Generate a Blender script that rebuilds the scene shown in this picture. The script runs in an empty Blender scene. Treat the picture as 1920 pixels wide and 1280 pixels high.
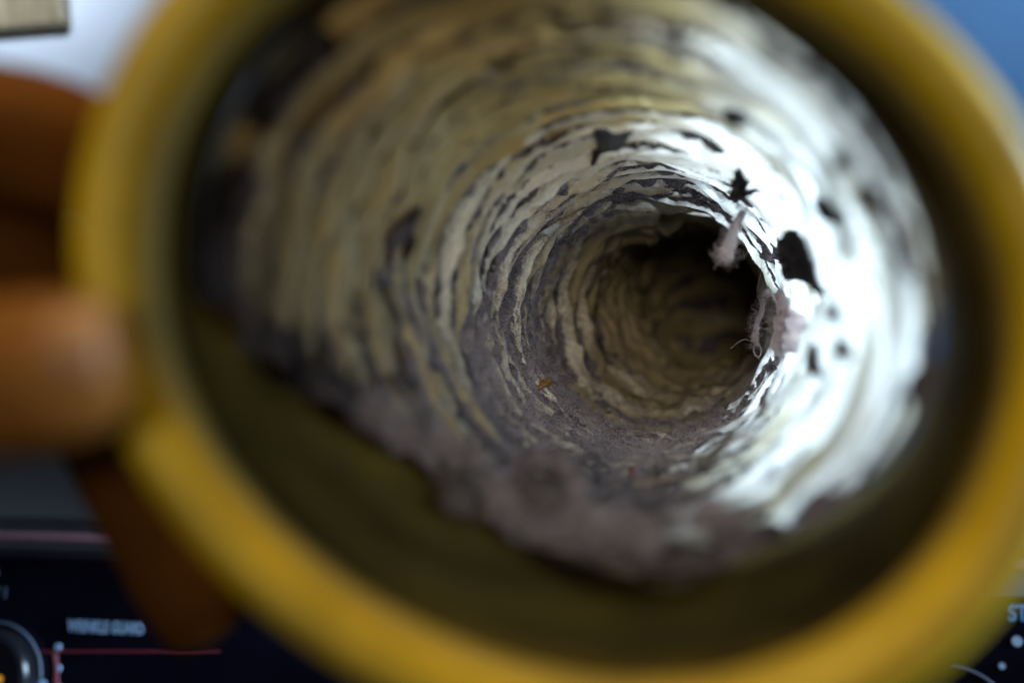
import bpy, math, random
import numpy as np
from mathutils import Vector

random.seed(7)
rng = np.random.default_rng(11)
scene = bpy.context.scene
COL = scene.collection

# ------------------------------------------------------------------ camera
FPX = 1867.0                       # 35 mm lens, in pixels of a 1920 wide frame
cam_d = bpy.data.cameras.new("camera")
cam = bpy.data.objects.new("camera", cam_d)
COL.objects.link(cam)
cam_d.sensor_width = 36.0
cam_d.lens = FPX * 36.0 / 1920.0
cam.location = (0, 0, 0)
cam.rotation_euler = (math.radians(90), 0, 0)
cam_d.clip_start = 0.005
cam_d.clip_end = 20.0
cam_d.dof.use_dof = True
cam_d.dof.focus_distance = 0.345
cam_d.dof.aperture_fstop = 4.7
scene.camera = cam

# ------------------------------------------------------------------ world and lamps
world = bpy.data.worlds.new("World")
scene.world = world
world.use_nodes = True
wbg = world.node_tree.nodes["Background"]
wbg.inputs["Color"].default_value = (0.60, 0.56, 0.52, 1)
wbg.inputs["Strength"].default_value = 0.008

def area(name, loc, target, size, size_y, power, color, spread=180):
    d = bpy.data.lights.new(name, "AREA")
    d.shape = "RECTANGLE"; d.size = size; d.size_y = size_y
    d.energy = power; d.color = color; d.spread = math.radians(spread)
    o = bpy.data.objects.new(name, d)
    COL.objects.link(o)
    o.location = loc
    v = Vector(target) - Vector(loc)
    o.rotation_euler = v.to_track_quat("-Z", "Y").to_euler()
    return o

# daylight from a window on the right, through the translucent hose wall
area("window_daylight", (0.68, 0.25, 0.13), (0.04, 0.29, -0.005), 0.28, 0.28, 2.9, (0.53, 0.74, 1.0), 42)
# added lamps standing in for daylight on the back wall and the side wall
area("fill_daylight_wall", (-0.30, 0.25, 0.48), (-0.40, 0.76, 0.34), 0.2, 0.2, 0.42, (0.66, 0.81, 1.0), 34)
area("fill_daylight_side", (0.16, 0.40, 0.62), (0.40, 0.66, 0.24), 0.2, 0.2, 0.62, (0.66, 0.82, 1.0), 60)
# warm ceiling lamp above, left
area("ceiling_lamp", (-0.17, 0.035, 0.64), (0.0, 0.13, 0.0), 0.10, 0.10, 0.36, (1.0, 0.78, 0.38), 60)
# added fill lamp behind the camera, aimed down the hose
area("axis_fill_light", (-0.08, -0.5, 0.06), (0.045, 0.36, 0.0), 0.12, 0.12, 0.030, (1.0, 0.92, 0.78), 15)

scene.view_settings.view_transform = "Standard"
scene.view_settings.look = "None"
scene.view_settings.exposure = 0.12
scene.view_settings.gamma = 1.0
scene.view_settings.use_curve_mapping = False
scene.render.engine = "CYCLES"
scene.cycles.max_bounces = 12
scene.cycles.diffuse_bounces = 7
scene.cycles.transmission_bounces = 10
scene.cycles.use_denoising = True

# ------------------------------------------------------------------ helpers
def W(u, v, d):
    """the point of the place seen at photograph pixel (u, v), d metres ahead"""
    return np.array(((u - 960.0) / FPX * d, d, (640.0 - v) / FPX * d))

def link(o, parent=None):
    COL.objects.link(o)
    if parent is not None:
        o.parent = parent
    return o

def mesh_obj(name, verts, faces, mat, parent=None, smooth=True):
    me = bpy.data.meshes.new(name)
    verts = np.asarray(verts, dtype=np.float64)
    if isinstance(faces, np.ndarray):
        nf, k = faces.shape
        me.vertices.add(len(verts)); me.vertices.foreach_set("co", verts.ravel())
        me.loops.add(nf * k); me.loops.foreach_set("vertex_index", faces.ravel().astype(np.int32))
        me.polygons.add(nf)
        me.polygons.foreach_set("loop_start", np.arange(0, nf * k, k, dtype=np.int32))
        me.polygons.foreach_set("loop_total", np.full(nf, k, dtype=np.int32))
        me.update(calc_edges=True); me.validate()
    else:
        me.from_pydata([tuple(p) for p in verts], [], faces)
        me.update()
    me.polygons.foreach_set("use_smooth", [smooth] * len(me.polygons))
    if mat is not None:
        me.materials.append(mat)
    o = bpy.data.objects.new(name, me)
    return link(o, parent)

def tag(o, label=None, cat=None, group=None, kind=None):
    if label: o["label"] = label
    if cat: o["category"] = cat
    if group: o["group"] = group
    if kind: o["kind"] = kind
    return o

def empty(name, loc=(0, 0, 0)):
    o = bpy.data.objects.new(name, None)
    o.empty_display_size = 0.02
    COL.objects.link(o)
    o.location = loc
    return o

class NT:
    def __init__(s, name):
        s.m = bpy.data.materials.new(name); s.m.use_nodes = True
        s.t = s.m.node_tree; s.t.nodes.clear()
        s.out = s.t.nodes.new("ShaderNodeOutputMaterial")
    def n(s, typ, **kw):
        nd = s.t.nodes.new(typ)
        for k, v in kw.items():
            if k in nd.inputs.keys():
                if isinstance(v, bpy.types.NodeSocket): s.t.links.new(v, nd.inputs[k])
                else: nd.inputs[k].default_value = v
            else: setattr(nd, k, v)
        return nd
    def l(s, a, b): s.t.links.new(a, b)
    def mix(s, fac, a, b, blend="MIX"):
        nd = s.t.nodes.new("ShaderNodeMix"); nd.data_type = "RGBA"; nd.blend_type = blend
        for sock, v in ((nd.inputs[0], fac), (nd.inputs[6], a), (nd.inputs[7], b)):
            if isinstance(v, bpy.types.NodeSocket): s.l(v, sock)
            else: sock.default_value = v
        return nd.outputs[2]
    def ramp(s, fac, stops):
        nd = s.t.nodes.new("ShaderNodeValToRGB")
        s.l(fac, nd.inputs[0])
        while len(nd.color_ramp.elements) < len(stops): nd.color_ramp.elements.new(0.5)
        for e, (p, c) in zip(nd.color_ramp.elements, stops):
            e.position = p; e.color = c
        return nd.outputs[0]
    def noise(s, scale, detail=4.0, rough=0.55, vec=None):
        nd = s.t.nodes.new("ShaderNodeTexNoise")
        nd.inputs["Scale"].default_value = scale; nd.inputs["Detail"].default_value = detail
        nd.inputs["Roughness"].default_value = rough
        if vec is None:
            vec = s.n("ShaderNodeTexCoord").outputs["Object"]
        s.l(vec, nd.inputs["Vector"])
        return nd.outputs["Fac"]
    def bump(s, h, strength, dist):
        nd = s.t.nodes.new("ShaderNodeBump")
        nd.inputs["Strength"].default_value = strength; nd.inputs["Distance"].default_value = dist
        s.l(h, nd.inputs["Height"])
        return nd.outputs["Normal"]

def g(v): return (v, v, v, 1)

def principled(name, color, rough=0.5, metal=0.0, spec=0.5, vary=0.12, vscale=60, bump=0.0, bscale=400, bdist=0.0004, **extra):
    m = NT(name)
    f = m.noise(vscale)
    c2 = tuple(max(0, x * (1 - vary)) for x in color[:3]) + (1,)
    c1 = tuple(min(1, x * (1 + vary)) for x in color[:3]) + (1,)
    col = m.ramp(f, [(0.3, c2), (0.7, c1)])
    b = m.n("ShaderNodeBsdfPrincipled")
    m.l(col, b.inputs["Base Color"])
    b.inputs["Roughness"].default_value = rough
    b.inputs["Metallic"].default_value = metal
    b.inputs["Specular IOR Level"].default_value = spec
    for k, v in extra.items():
        b.inputs[k.replace("_", " ")].default_value = v
    if bump:
        m.l(m.bump(m.noise(bscale), bump, bdist), b.inputs["Normal"])
    m.l(b.outputs[0], m.out.inputs[0])
    return m.m

# ------------------------------------------------------------------ numpy gradient noise
_perm = rng.permutation(256).astype(np.int64)
_perm = np.concatenate([_perm, _perm, _perm])
_grad = rng.normal(size=(256, 3)); _grad /= np.linalg.norm(_grad, axis=1)[:, None]
def pnoise(x, y, z):
    x = np.asarray(x, float); y = np.asarray(y, float); z = np.asarray(z, float)
    x, y, z = np.broadcast_arrays(x, y, z)
    xi = np.floor(x).astype(np.int64); yi = np.floor(y).astype(np.int64); zi = np.floor(z).astype(np.int64)
    xf = x - xi; yf = y - yi; zf = z - zi
    u = xf*xf*xf*(xf*(xf*6-15)+10); v = yf*yf*yf*(yf*(yf*6-15)+10); w = zf*zf*zf*(zf*(zf*6-15)+10)
    xi &= 255; yi &= 255; zi &= 255
    r = 0
    for dx in (0, 1):
        for dy in (0, 1):
            for dz in (0, 1):
                h = _perm[_perm[_perm[xi+dx]+yi+dy]+zi+dz]
                gr = _grad[h]
                t = gr[..., 0]*(xf-dx)+gr[..., 1]*(yf-dy)+gr[..., 2]*(zf-dz)
                r = r + t*(u if dx else 1-u)*(v if dy else 1-v)*(w if dz else 1-w)
    return r * 1.6
def sstep(a, b, x):
    t = np.clip((x-a)/(b-a), 0, 1); return t*t*(3-2*t)

# ------------------------------------------------------------------ materials
def film_material():
    m = NT("cream_vinyl_film")
    dust = m.n("ShaderNodeAttribute", attribute_name="dust").outputs["Fac"]
    tone = m.n("ShaderNodeAttribute", attribute_name="tone").outputs["Fac"]
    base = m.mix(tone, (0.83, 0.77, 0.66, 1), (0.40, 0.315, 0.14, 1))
    sp = m.noise(2600, 5, 0.7)
    sp2 = m.noise(420, 6, 0.7)
    a = m.n("ShaderNodeMath", operation="MULTIPLY"); m.l(sp, a.inputs[0]); m.l(sp2, a.inputs[1])
    speck = m.n("ShaderNodeMapRange"); m.l(a.outputs[0], speck.inputs[0])
    speck.inputs[1].default_value = 0.17; speck.inputs[2].default_value = 0.30
    f = m.n("ShaderNodeMath", operation="MULTIPLY"); m.l(speck.outputs[0], f.inputs[0]); m.l(dust, f.inputs[1])
    c = m.mix(f.outputs[0], base, (0.27, 0.20, 0.145, 1))
    d = m.n("ShaderNodeBsdfDiffuse"); m.l(c, d.inputs["Color"])
    t = m.n("ShaderNodeBsdfTranslucent"); m.l(c, t.inputs["Color"])
    gl = m.n("ShaderNodeBsdfGlossy"); gl.inputs["Roughness"].default_value = 0.38
    gl.inputs["Color"].default_value = g(0.9)
    nb = m.bump(m.noise(700, 4, 0.6), 0.10, 0.0004)
    for x in (d, gl): m.l(nb, x.inputs["Normal"])
    fold_dim = m.n("ShaderNodeAttribute", attribute_name="fold_dim").outputs["Fac"]
    tr = m.n("ShaderNodeMapRange"); m.l(fold_dim, tr.inputs[0])
    tr.inputs[3].default_value = 0.52; tr.inputs[4].default_value = 0.13
    mx = m.n("ShaderNodeMixShader"); m.l(tr.outputs[0], mx.inputs[0])
    m.l(d.outputs[0], mx.inputs[1]); m.l(t.outputs[0], mx.inputs[2])
    fr = m.n("ShaderNodeFresnel"); fr.inputs["IOR"].default_value = 1.35
    frs = m.n("ShaderNodeMath", operation="MULTIPLY"); m.l(fr.outputs[0], frs.inputs[0]); frs.inputs[1].default_value = 0.35
    mx2 = m.n("ShaderNodeMixShader"); m.l(frs.outputs[0], mx2.inputs[0])
    m.l(mx.outputs[0], mx2.inputs[1]); m.l(gl.outputs[0], mx2.inputs[2])
    m.l(mx2.outputs[0], m.out.inputs[0])
    return m.m

def lint_material(name, dark, mid, light, trans=0.0):
    m = NT(name)
    n1 = m.noise(230, 6, 0.65); n2 = m.noise(1900, 4, 0.7)
    a = m.mix(0.5, n1, n2)
    n3 = m.noise(75, 3, 0.5)
    a = m.mix(0.42, a, n3)
    c = m.ramp(a, [(0.37, dark), (0.5, mid), (0.62, light)])
    # odd coloured threads: red, blue, white specks
    sp = m.n("ShaderNodeTexVoronoi"); sp.inputs["Scale"].default_value = 330
    m.l(m.n("ShaderNodeTexCoord").outputs["Object"], sp.inputs["Vector"])
    k = m.n("ShaderNodeMath", operation="LESS_THAN"); m.l(sp.outputs["Distance"], k.inputs[0]); k.inputs[1].default_value = 0.13
    sel = m.n("ShaderNodeSeparateColor"); m.l(sp.outputs["Color"], sel.inputs[0])
    k2 = m.n("ShaderNodeMath", operation="GREATER_THAN"); m.l(sel.outputs[0], k2.inputs[0]); k2.inputs[1].default_value = 0.6
    k3 = m.n("ShaderNodeMath", operation="MULTIPLY"); m.l(k.outputs[0], k3.inputs[0]); m.l(k2.outputs[0], k3.inputs[1])
    spc = m.ramp(sel.outputs[1], [(0.2, (0.30, 0.05, 0.05, 1)), (0.4, (0.07, 0.09, 0.25, 1)), (0.7, (0.03, 0.025, 0.03, 1)), (0.9, (0.5, 0.45, 0.4, 1))])
    k4 = m.n("ShaderNodeMath", operation="MULTIPLY"); m.l(k3.outputs[0], k4.inputs[0]); k4.inputs[1].default_value = 0.55
    c = m.mix(k4.outputs[0], c, spc)
    d = m.n("ShaderNodeBsdfDiffuse"); m.l(c, d.inputs["Color"])
    d.inputs["Roughness"].default_value = 0.6
    m.l(m.bump(m.noise(1500, 5, 0.75), 0.8, 0.0009), d.inputs["Normal"])
    sh = d.outputs[0]
    if trans:
        t = m.n("ShaderNodeBsdfTranslucent"); m.l(c, t.inputs["Color"])
        mx = m.n("ShaderNodeMixShader"); mx.inputs[0].default_value = trans
        m.l(sh, mx.inputs[1]); m.l(t.outputs[0], mx.inputs[2]); sh = mx.outputs[0]
    m.l(sh, m.out.inputs[0])
    return m.m

M_film = film_material()
M_lint = lint_material("grey_purple_lint", (0.05, 0.041, 0.047, 1), (0.188, 0.162, 0.182, 1), (0.38, 0.325, 0.355, 1), 0.04)
M_dark = lint_material("dark_lint_and_shade", (0.06, 0.05, 0.055, 1), (0.11, 0.095, 0.10, 1), (0.17, 0.15, 0.155, 1), 0.0)  # used too for shade put into the far lint and the hollows
M_pink = lint_material("pale_pink_lint", (0.72, 0.60, 0.61, 1), (0.83, 0.73, 0.74, 1), (0.88, 0.82, 0.83, 1), 0.5)
M_pinkthin = lint_material("thin_pink_lint", (0.74, 0.64, 0.65, 1), (0.84, 0.76, 0.77, 1), (0.90, 0.85, 0.86, 1), 0.85)
M_fibre = principled("lint_fibre", (0.50, 0.42, 0.43), 0.7, vary=0.4, vscale=300)
M_hair = principled("pale_hair", (0.60, 0.50, 0.38), 0.45, vary=0.3, vscale=200)
M_yellow = principled("yellow_plastic", (0.42, 0.285, 0.006), 0.46, spec=0.32, vary=0.22, vscale=70, bump=0.4, bscale=300)
M_lining_shade = principled("shaded_olive_lining", (0.085, 0.058, 0.008), 0.9, spec=0.08, vary=0.75, vscale=32, bump=0.3, bscale=300)  # yellow plastic again; the sleeve's inner shade is put into its colour
M_blocker = principled("grey_light_blocker", (0.16, 0.15, 0.13), 0.8, vary=0.2)
M_wire = principled("steel_wire", (0.35, 0.34, 0.33), 0.35, metal=0.9)
M_skin = principled("warm_skin", (0.145, 0.051, 0.0075), 0.7, spec=0.06, vary=0.15, vscale=90, bump=0.25, bscale=900,
                    Subsurface_Weight=0.15, Subsurface_Radius=(0.01, 0.004, 0.002), Subsurface_Scale=0.4)
M_nail = principled("finger_nail", (0.24, 0.10, 0.03), 0.6, vary=0.05)

# ------------------------------------------------------------------ hose centreline and grid
CTRL = [(0.112, 1090, 560), (0.128, 1085, 556), (0.150, 1076, 548), (0.175, 1100, 548), (0.205, 1132, 552), (0.250, 1166, 566),
        (0.300, 1196, 580), (0.350, 1219, 590), (0.400, 1238, 592), (0.450, 1268, 582), (0.500, 1296, 566), (0.550, 1316, 556),
        (0.600, 1330, 562), (0.645, 1336, 600), (0.672, 1337, 680), (0.680, 1335, 790), (0.682, 1330, 920), (0.682, 1328, 1060)]
P = np.array([W(u, v, d) for d, u, v in CTRL])
def catmull(P, n=60):
    Q = np.vstack([2*P[0]-P[1], P, 2*P[-1]-P[-2]]); out = []
    for i in range(1, len(Q)-2):
        t = np.linspace(0, 1, n, endpoint=False)[:, None]
        a, b, c, d = Q[i-1], Q[i], Q[i+1], Q[i+2]
        out.append(0.5*((2*b)+(-a+c)*t+(2*a-5*b+4*c-d)*t*t+(-a+3*b-3*c+d)*t**3))
    out.append(P[-1][None]); return np.vstack(out)
C0 = catmull(P)
for _ in range(40):
    C0[1:-1] = 0.25*C0[:-2]+0.5*C0[1:-1]+0.25*C0[2:]
cum = np.concatenate([[0], np.cumsum(np.linalg.norm(np.diff(C0, axis=0), axis=1))])
NS, NTH = 1000, 800
_g = np.linspace(0, cum[-1], 4000); _dd = np.interp(_g, cum, C0[:, 1])
_w = np.where((_dd > 0.23) & (_dd < 0.43), 2.6, 0.85); _w[_dd > 0.66] = 0.5
_cw = np.cumsum(_w); S = np.interp(np.linspace(_cw[0], _cw[-1], NS), _cw, _g)      # rows packed where the lens is sharp
C = np.stack([np.interp(S, cum, C0[:, k]) for k in range(3)], 1)
T = np.gradient(C, S, axis=0); T /= np.linalg.norm(T, axis=1)[:, None]
RT = np.zeros_like(T); UP = np.zeros_like(T)
r0 = np.array((1.0, 0, 0))
for i in range(NS):
    r0 = r0 - T[i]*np.dot(r0, T[i]); r0 /= np.linalg.norm(r0)
    RT[i] = r0; UP[i] = np.cross(r0, T[i])
TH = np.linspace(0, 2*np.pi, NTH, endpoint=False)
R0 = 0.050
ct, st = np.cos(TH)[None], np.sin(TH)[None]
SG = S[:, None]; THG = TH[None]
CYx, CYy = R0*ct, R0*st

def nz(ft, fs, seed):
    return pnoise(CYx*ft+seed*7.31, CYy*ft+seed*3.77, SG*fs+seed*11.9)

# squash of the near end (the collar is slightly oval), fading into the round hose
ov = 1-sstep(0.0, 0.10, SG)
oval = 1+ov*0.085*np.cos(2*(THG-math.radians(-28)))
warp = 0.32*nz(15, 14, 1)+0.10*nz(45, 30, 2)
PITCH = np.interp(C[:, 1], [0.12, 0.20, 0.28, 0.36, 0.5], [0.0088, 0.0098, 0.0125, 0.0155, 0.0165])   # pleats bunch up near the collar
PHS = np.concatenate([[0], np.cumsum(np.diff(S)/(0.5*(PITCH[1:]+PITCH[:-1])))])
ph = PHS[:, None]+THG/(2*np.pi)+warp
fr = ph-np.floor(ph)
saw = np.where(fr < 0.91, (fr/0.91)**1.15, 1-sstep(0.91, 1.0, fr))
cell = np.floor(ph)
amp1 = 0.0048*np.clip(PITCH/0.0142, 0.75, 1.1)[:, None]*np.clip(0.85+0.62*pnoise(CYx*30, CYy*30, cell*5.3+0.5)+0.24*pnoise(CYx*75, CYy*75, cell*3.1+0.2), 0.12, 1.7)
ph2 = SG/0.0062+THG/(2*np.pi)*2+1.5*nz(30, 40, 3)+0.6*nz(90, 90, 8)
fr2 = ph2-np.floor(ph2)
saw2 = np.where(fr2 < 0.86, fr2/0.86, 1-sstep(0.86, 1.0, fr2))
amp2 = 0.0019*np.clip(0.50+1.2*pnoise(CYx*72, CYy*72, np.floor(ph2)*3.7+0.5), 0.0, 1.6)
crump = 0.0004*np.abs(nz(70, 260, 4))
dent = 0.0026*nz(22, 18, 6)
far = 1+1.1*sstep(0.27, 0.36, SG)
hfilm = saw*amp1*far+saw2*amp2*(0.5+0.5*far)+crump+dent
# lower-right wall kinks inwards at the waist, as the photographed hose does
def bumpf(s0, t0, ws, wt):
    dt = (THG-math.radians(t0)+np.pi) % (2*np.pi)-np.pi
    return np.exp(-((SG-s0)/ws)**2-(dt/math.radians(wt))**2)

def surf(h, grow=0.0):
    r = R0*oval-h+grow
    return (C[:, None, :]+r[..., None]*(ct[..., None]*RT[:, None, :]+st[..., None]*UP[:, None, :]))
# where the hose begins inside the collar, by direction
deg = np.array([-180, -160, -135, -100, -80, -60, -45, -20, 0, 45, 90, 135, 180])
dst = np.array([.142, .168, .190, .177, .164, .165, .158, .147, .143, .140, .138, .138, .142])
thd = (np.degrees(TH)+180) % 360-180
D0 = np.interp(thd, deg, dst)
DC = C[:, 1][:, None]
press = sstep(-0.002, 0.020, DC-D0[None])          # the film is stretched tight over the sleeve's end
hfilm = hfilm*press-0.0012*(1-press)
XYZ = surf(hfilm)
DEP = XYZ[..., 1]
PU = 960+FPX*XYZ[..., 0]/DEP; PV = 640-FPX*XYZ[..., 2]/DEP

def grid_faces(mask=None, flip=False):
    i = np.arange(NS-1)[:, None]; j = np.arange(NTH)[None]; j2 = (j+1) % NTH
    F = np.stack([i*NTH+j, i*NTH+j2, (i+1)*NTH+j2, (i+1)*NTH+j], -1)
    if flip: F = F[..., ::-1]
    if mask is not None:
        k = mask[:-1] & mask[1:]
        k = k & np.roll(k, -1, axis=1)
        F = F[k]
    return F.reshape(-1, 4)

def compact(verts, F):
    used = np.unique(F); mp = np.full(len(verts), -1); mp[used] = np.arange(len(used))
    return verts[used], mp[F], used

# lint cover: thick along the bottom and in the grooves, thin where the daylight comes through
dirc = lambda a: np.cos(THG-math.radians(a))
lintm = 0.75*nz(26, 36, 21)+0.55*nz(70, 110, 22)+0.35*nz(180, 260, 23)
lintm = lintm+0.95*np.clip(dirc(-105), -1, 1)*np.where(dirc(-105) > 0, 1.0, 0.25)-(0.62*np.clip(dirc(5), 0, 1)+0.6*np.clip(dirc(-40), 0, 1)**4)*(1-0.75*sstep(0.275, 0.335, DC))+0.85*np.exp(-((DC-0.375)/0.03)**2)
lintm = lintm+1.15*(np.where(fr < 0.40, 1-fr/0.40, 0)+sstep(0.96, 1.0, fr))-0.70*sstep(0.40, 0.75, fr)*(1-sstep(.95, 1, fr))*sstep(0, .5, amp1/0.0048)
lintm = lintm+0.22*sstep(0.2, 0.27, DC)-0.12*np.clip(dirc(165), 0, 1)*(1-sstep(0.36, 0.40, DC))-0.12+0.10*sstep(0.34, 0.45, SG)
lintm = lintm+sstep(0.39, 0.42, DC)*(1.3*nz(22, 120, 61)+0.8*nz(50, 260, 62)+0.15)
lintm = lintm+0.2*np.exp(-((DC-D0[None]-0.002)/0.005)**2)*np.clip(dirc(150)*1.5, 0, 1)-0.18*np.clip(dirc(150), 0, 1)*sstep(0.24, 0.19, DC)+sstep(0.20, 0.26, DC)*(0.75*nz(75, 230, 71)+0.45*nz(160, 420, 72))
lintm = lintm+0.35*np.exp(-((DC-0.32)/0.07)**2)*np.clip(dirc(-120)*1.3+0.2, 0, 1)
lintm = lintm+0.5*bumpf(0.245, 150, 0.03, 30)
lip = np.clip(2.4*dirc(-103)-1.4, 0, 1)**0.6*np.exp(-((DEP-D0[None]-0.007)/0.013)**2)   # heaps at the lower lip
lintm = lintm+1.3*lip
fine = 0.0006*nz(420, 420, 31)+0.00035*nz(900, 900, 32)+0.0026*np.abs(nz(140, 150, 33))-0.0005
hlow = (saw*amp1*far*0.45+dent)*press+0.0011
hl = hlow+0.0024*np.tanh(lintm*1.6)+fine*sstep(-0.2, 0.3, lintm)+lip*(-0.0008+0.0070*np.abs(nz(70, 70, 34))+0.0035*nz(140, 140, 35)+0.0016*nz(330, 330, 36))
ih = lambda d: float(np.interp(d, C[:, 1], S))
for d_, a_, ws_, wt_, dp_ in ((0.208, -110, 0.0075, 7, 0.014), (0.193, -127, 0.007, 5.5, 0.013), (0.178, -71, 0.006, 8, 0.009), (0.198, -117, 0.004, 3.5, 0.007), (0.225, -96, 0.006, 5, 0.005), (0.182, -96, 0.004, 5, 0.006)):
    hole = dp_*bumpf(ih(d_), a_, ws_, wt_)              # hollows in the heaped lint
    hl = hl-hole; hfilm = hfilm-hole*0.8
XYZ = surf(hfilm); DEP = XYZ[..., 1]
PU = 960+FPX*XYZ[..., 0]/DEP; PV = 640-FPX*XYZ[..., 2]/DEP
over = hl-hfilm

# ------------------------------------------------------------------ vent hose (film, wire, collar)
hose = empty("vent_hose", W(1090, 566, 0.13))
tag(hose, "lint lined cream vinyl dryer hose with a yellow collar, seen from its open end", "hose")
inv = np.array(hose.location)
V = XYZ.reshape(-1, 3)-inv
okm = DEP > D0[None]+0.0035*nz(60, 10, 41)
F = grid_faces(okm)
Vc, Fc, used = compact(V, F)
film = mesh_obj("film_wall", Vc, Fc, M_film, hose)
dust = np.clip(0.2+0.7*sstep(-0.9, 0.1, lintm)-0.35*sstep(0.34, 0.45, SG)*1.0-0.55*np.clip(dirc(18), 0, 1)+0.3*np.clip(dirc(-160), 0, 1), 0.0, 1).ravel()[used]
tone = np.clip(0.45+0.9*nz(20, 90, 51)+0.35*saw-0.15+0.6*sstep(0.30, 0.42, SG)-0.75*np.exp(-((DEP-0.32)/0.06)**2)+0.75*np.clip(dirc(150), 0, 1)*sstep(0.30, 0.20, DEP)+0.25*np.clip(dirc(150), 0, 1)-0.2*np.clip(dirc(0), 0, 1), 0, 1).ravel()[used]  # random tone, plus the near-left and far shade put into the colour
fold_dim = np.clip(0.22+0.3*np.clip(dirc(80), 0, 1)**3+1.3*nz(22, 130, 52)+0.6*nz(60, 300, 53)+0.5*(saw2-0.5)*sstep(0.2, 0.6, amp2/0.0015)+0.4*sstep(0.23, 0.16, DEP)+0.6*np.clip(dirc(160), 0, 1), 0, 1).ravel()[used]  # folds, plus dimness at left, top and mouth put into the film
for nm, arr in (("dust", dust), ("tone", tone), ("fold_dim", fold_dim)):
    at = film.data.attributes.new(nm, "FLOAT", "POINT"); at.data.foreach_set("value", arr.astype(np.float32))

def tube(path, radius, k=8, closed=False):
    path = np.asarray(path, float); n = len(path)
    t = np.gradient(path, axis=0); t /= np.linalg.norm(t, axis=1)[:, None]+1e-12
    a = np.cross(t, (0.31, 0.17, 0.93)); a /= np.linalg.norm(a, axis=1)[:, None]+1e-12
    b = np.cross(t, a)
    an = np.linspace(0, 2*np.pi, k, endpoint=False)
    rad = np.broadcast_to(np.asarray(radius, float), (n,))
    V = path[:, None]+rad[:, None, None]*(np.cos(an)[None, :, None]*a[:, None]+np.sin(an)[None, :, None]*b[:, None])
    i = np.arange(n-1)[:, None]; j = np.arange(k)[None]; j2 = (j+1) % k
    F = np.stack([i*k+j, i*k+j2, (i+1)*k+j2, (i+1)*k+j], -1).reshape(-1, 4)
    return V.reshape(-1, 3), F

# spring wire: follows the pleat crests round the outside of the film
turns = PHS[-1]
tt = np.linspace(2.6, turns-0.5, int(turns*64))
si = np.interp(tt, PHS, S); thh = -(tt*2*np.pi)
ii = np.clip(np.searchsorted(S, si), 0, NS-1)
pathw = C[ii]+0.0518*(np.cos(thh)[:, None]*RT[ii]+np.sin(thh)[:, None]*UP[ii])
wd = np.degrees((thh+np.pi) % (2*np.pi)-np.pi)
kp = si > np.interp(0.215, C[:, 1], S)
Vw, Fw = tube(pathw[kp], 0.0006, 5)
mesh_obj("spring_wire", Vw-inv, Fw, M_wire, hose)

# added opaque wrap, unseen, to keep lamp light out of the far stretch
i0 = int(np.searchsorted(C[:, 1], 0.392)); kk = np.arange(i0, NS, 3); tj = np.linspace(0, 2*np.pi, 96, endpoint=False)
def jring(i, r):
    wv = 1+0.010*np.sin(S[i]*260+np.sin(tj*3))+0.012*np.sin(tj*5+S[i]*30)
    return C[i]+r*wv[:, None]*(np.cos(tj)[:, None]*RT[i]+np.sin(tj)[:, None]*UP[i])
Jv = np.vstack([jring(i, 0.0560) for i in kk]+[jring(i, 0.0535) for i in kk[::-1]])
a_ = np.arange(2*len(kk)); a2_ = np.roll(a_, -1); b_ = np.arange(96); b2_ = np.roll(b_, -1)
Jf = np.stack([a_[:, None]*96+b_[None], a2_[:, None]*96+b_[None], a2_[:, None]*96+b2_[None], a_[:, None]*96+b2_[None]], -1).reshape(-1, 4)
mesh_obj("light_blocker", Jv-inv, Jf, M_blocker, hose)

# collar: rolled lip and oblique sleeve, slightly oval
CC = W(1090, 566, 0.118)
def collar_ring(profile, nth=192):
    an = np.linspace(0, 2*np.pi, nth, endpoint=False); out = []
    ovl = 1+0.0900*np.cos(2*(an-math.radians(-28)))
    dirs = np.stack([np.cos(an)*ovl, np.zeros(nth), np.sin(an)*ovl], 1)
    ad = (np.degrees(an)+180) % 360-180
    d0 = np.interp(ad, deg, dst)+np.interp(ad, [-180, -150, -60, -25, 180], [.003, .011, .014, .002, .003])-0.014
    for r, y, k in profile:          # y metres behind the front, k = share of the oblique sleeve length
        dep = 0.118+y+k*(d0+0.014-0.130)
        f = np.clip((dep-0.118)/0.08, 0, 1)
        # the sleeve follows the hose's own centre line
        cx = np.interp(dep, C[:, 1], C[:, 0]); cz = np.interp(dep, C[:, 1], C[:, 2])
        cen = np.stack([CC[0]*(1-np.minimum(1, f*3))+cx*np.minimum(1, f*3), dep, CC[2]*(1-np.minimum(1, f*3))+cz*np.minimum(1, f*3)], 1)
        out.append(cen+r*dirs)
    Vv = np.vstack(out); m = len(profile)
    i = np.arange(m-1)[:, None]; j = np.arange(nth)[None]; j2 = (j+1) % nth
    return Vv, np.stack([i*nth+j, (i+1)*nth+j, (i+1)*nth+j2, i*nth+j2], -1).reshape(-1, 4)
lipprof = []
for a in np.linspace(-100, 215, 22):
    lipprof.append((0.0528+0.0042*math.cos(math.radians(a)), 0.0015-0.0048*math.sin(math.radians(a)), 0))
collar_prof = [(0.0535, 0.012, 1.0), (0.0535, 0.012, 0.5), (0.0535, 0.012, 0.0), (0.0545, 0.0085, 0)] + lipprof + \
              [(0.0498, 0.010, 0.0), (0.0508, 0.012, 0.25), (0.0516, 0.012, 0.6), (0.0518, 0.012, 1.0)]
Vk, Fk = collar_ring(collar_prof)
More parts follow.
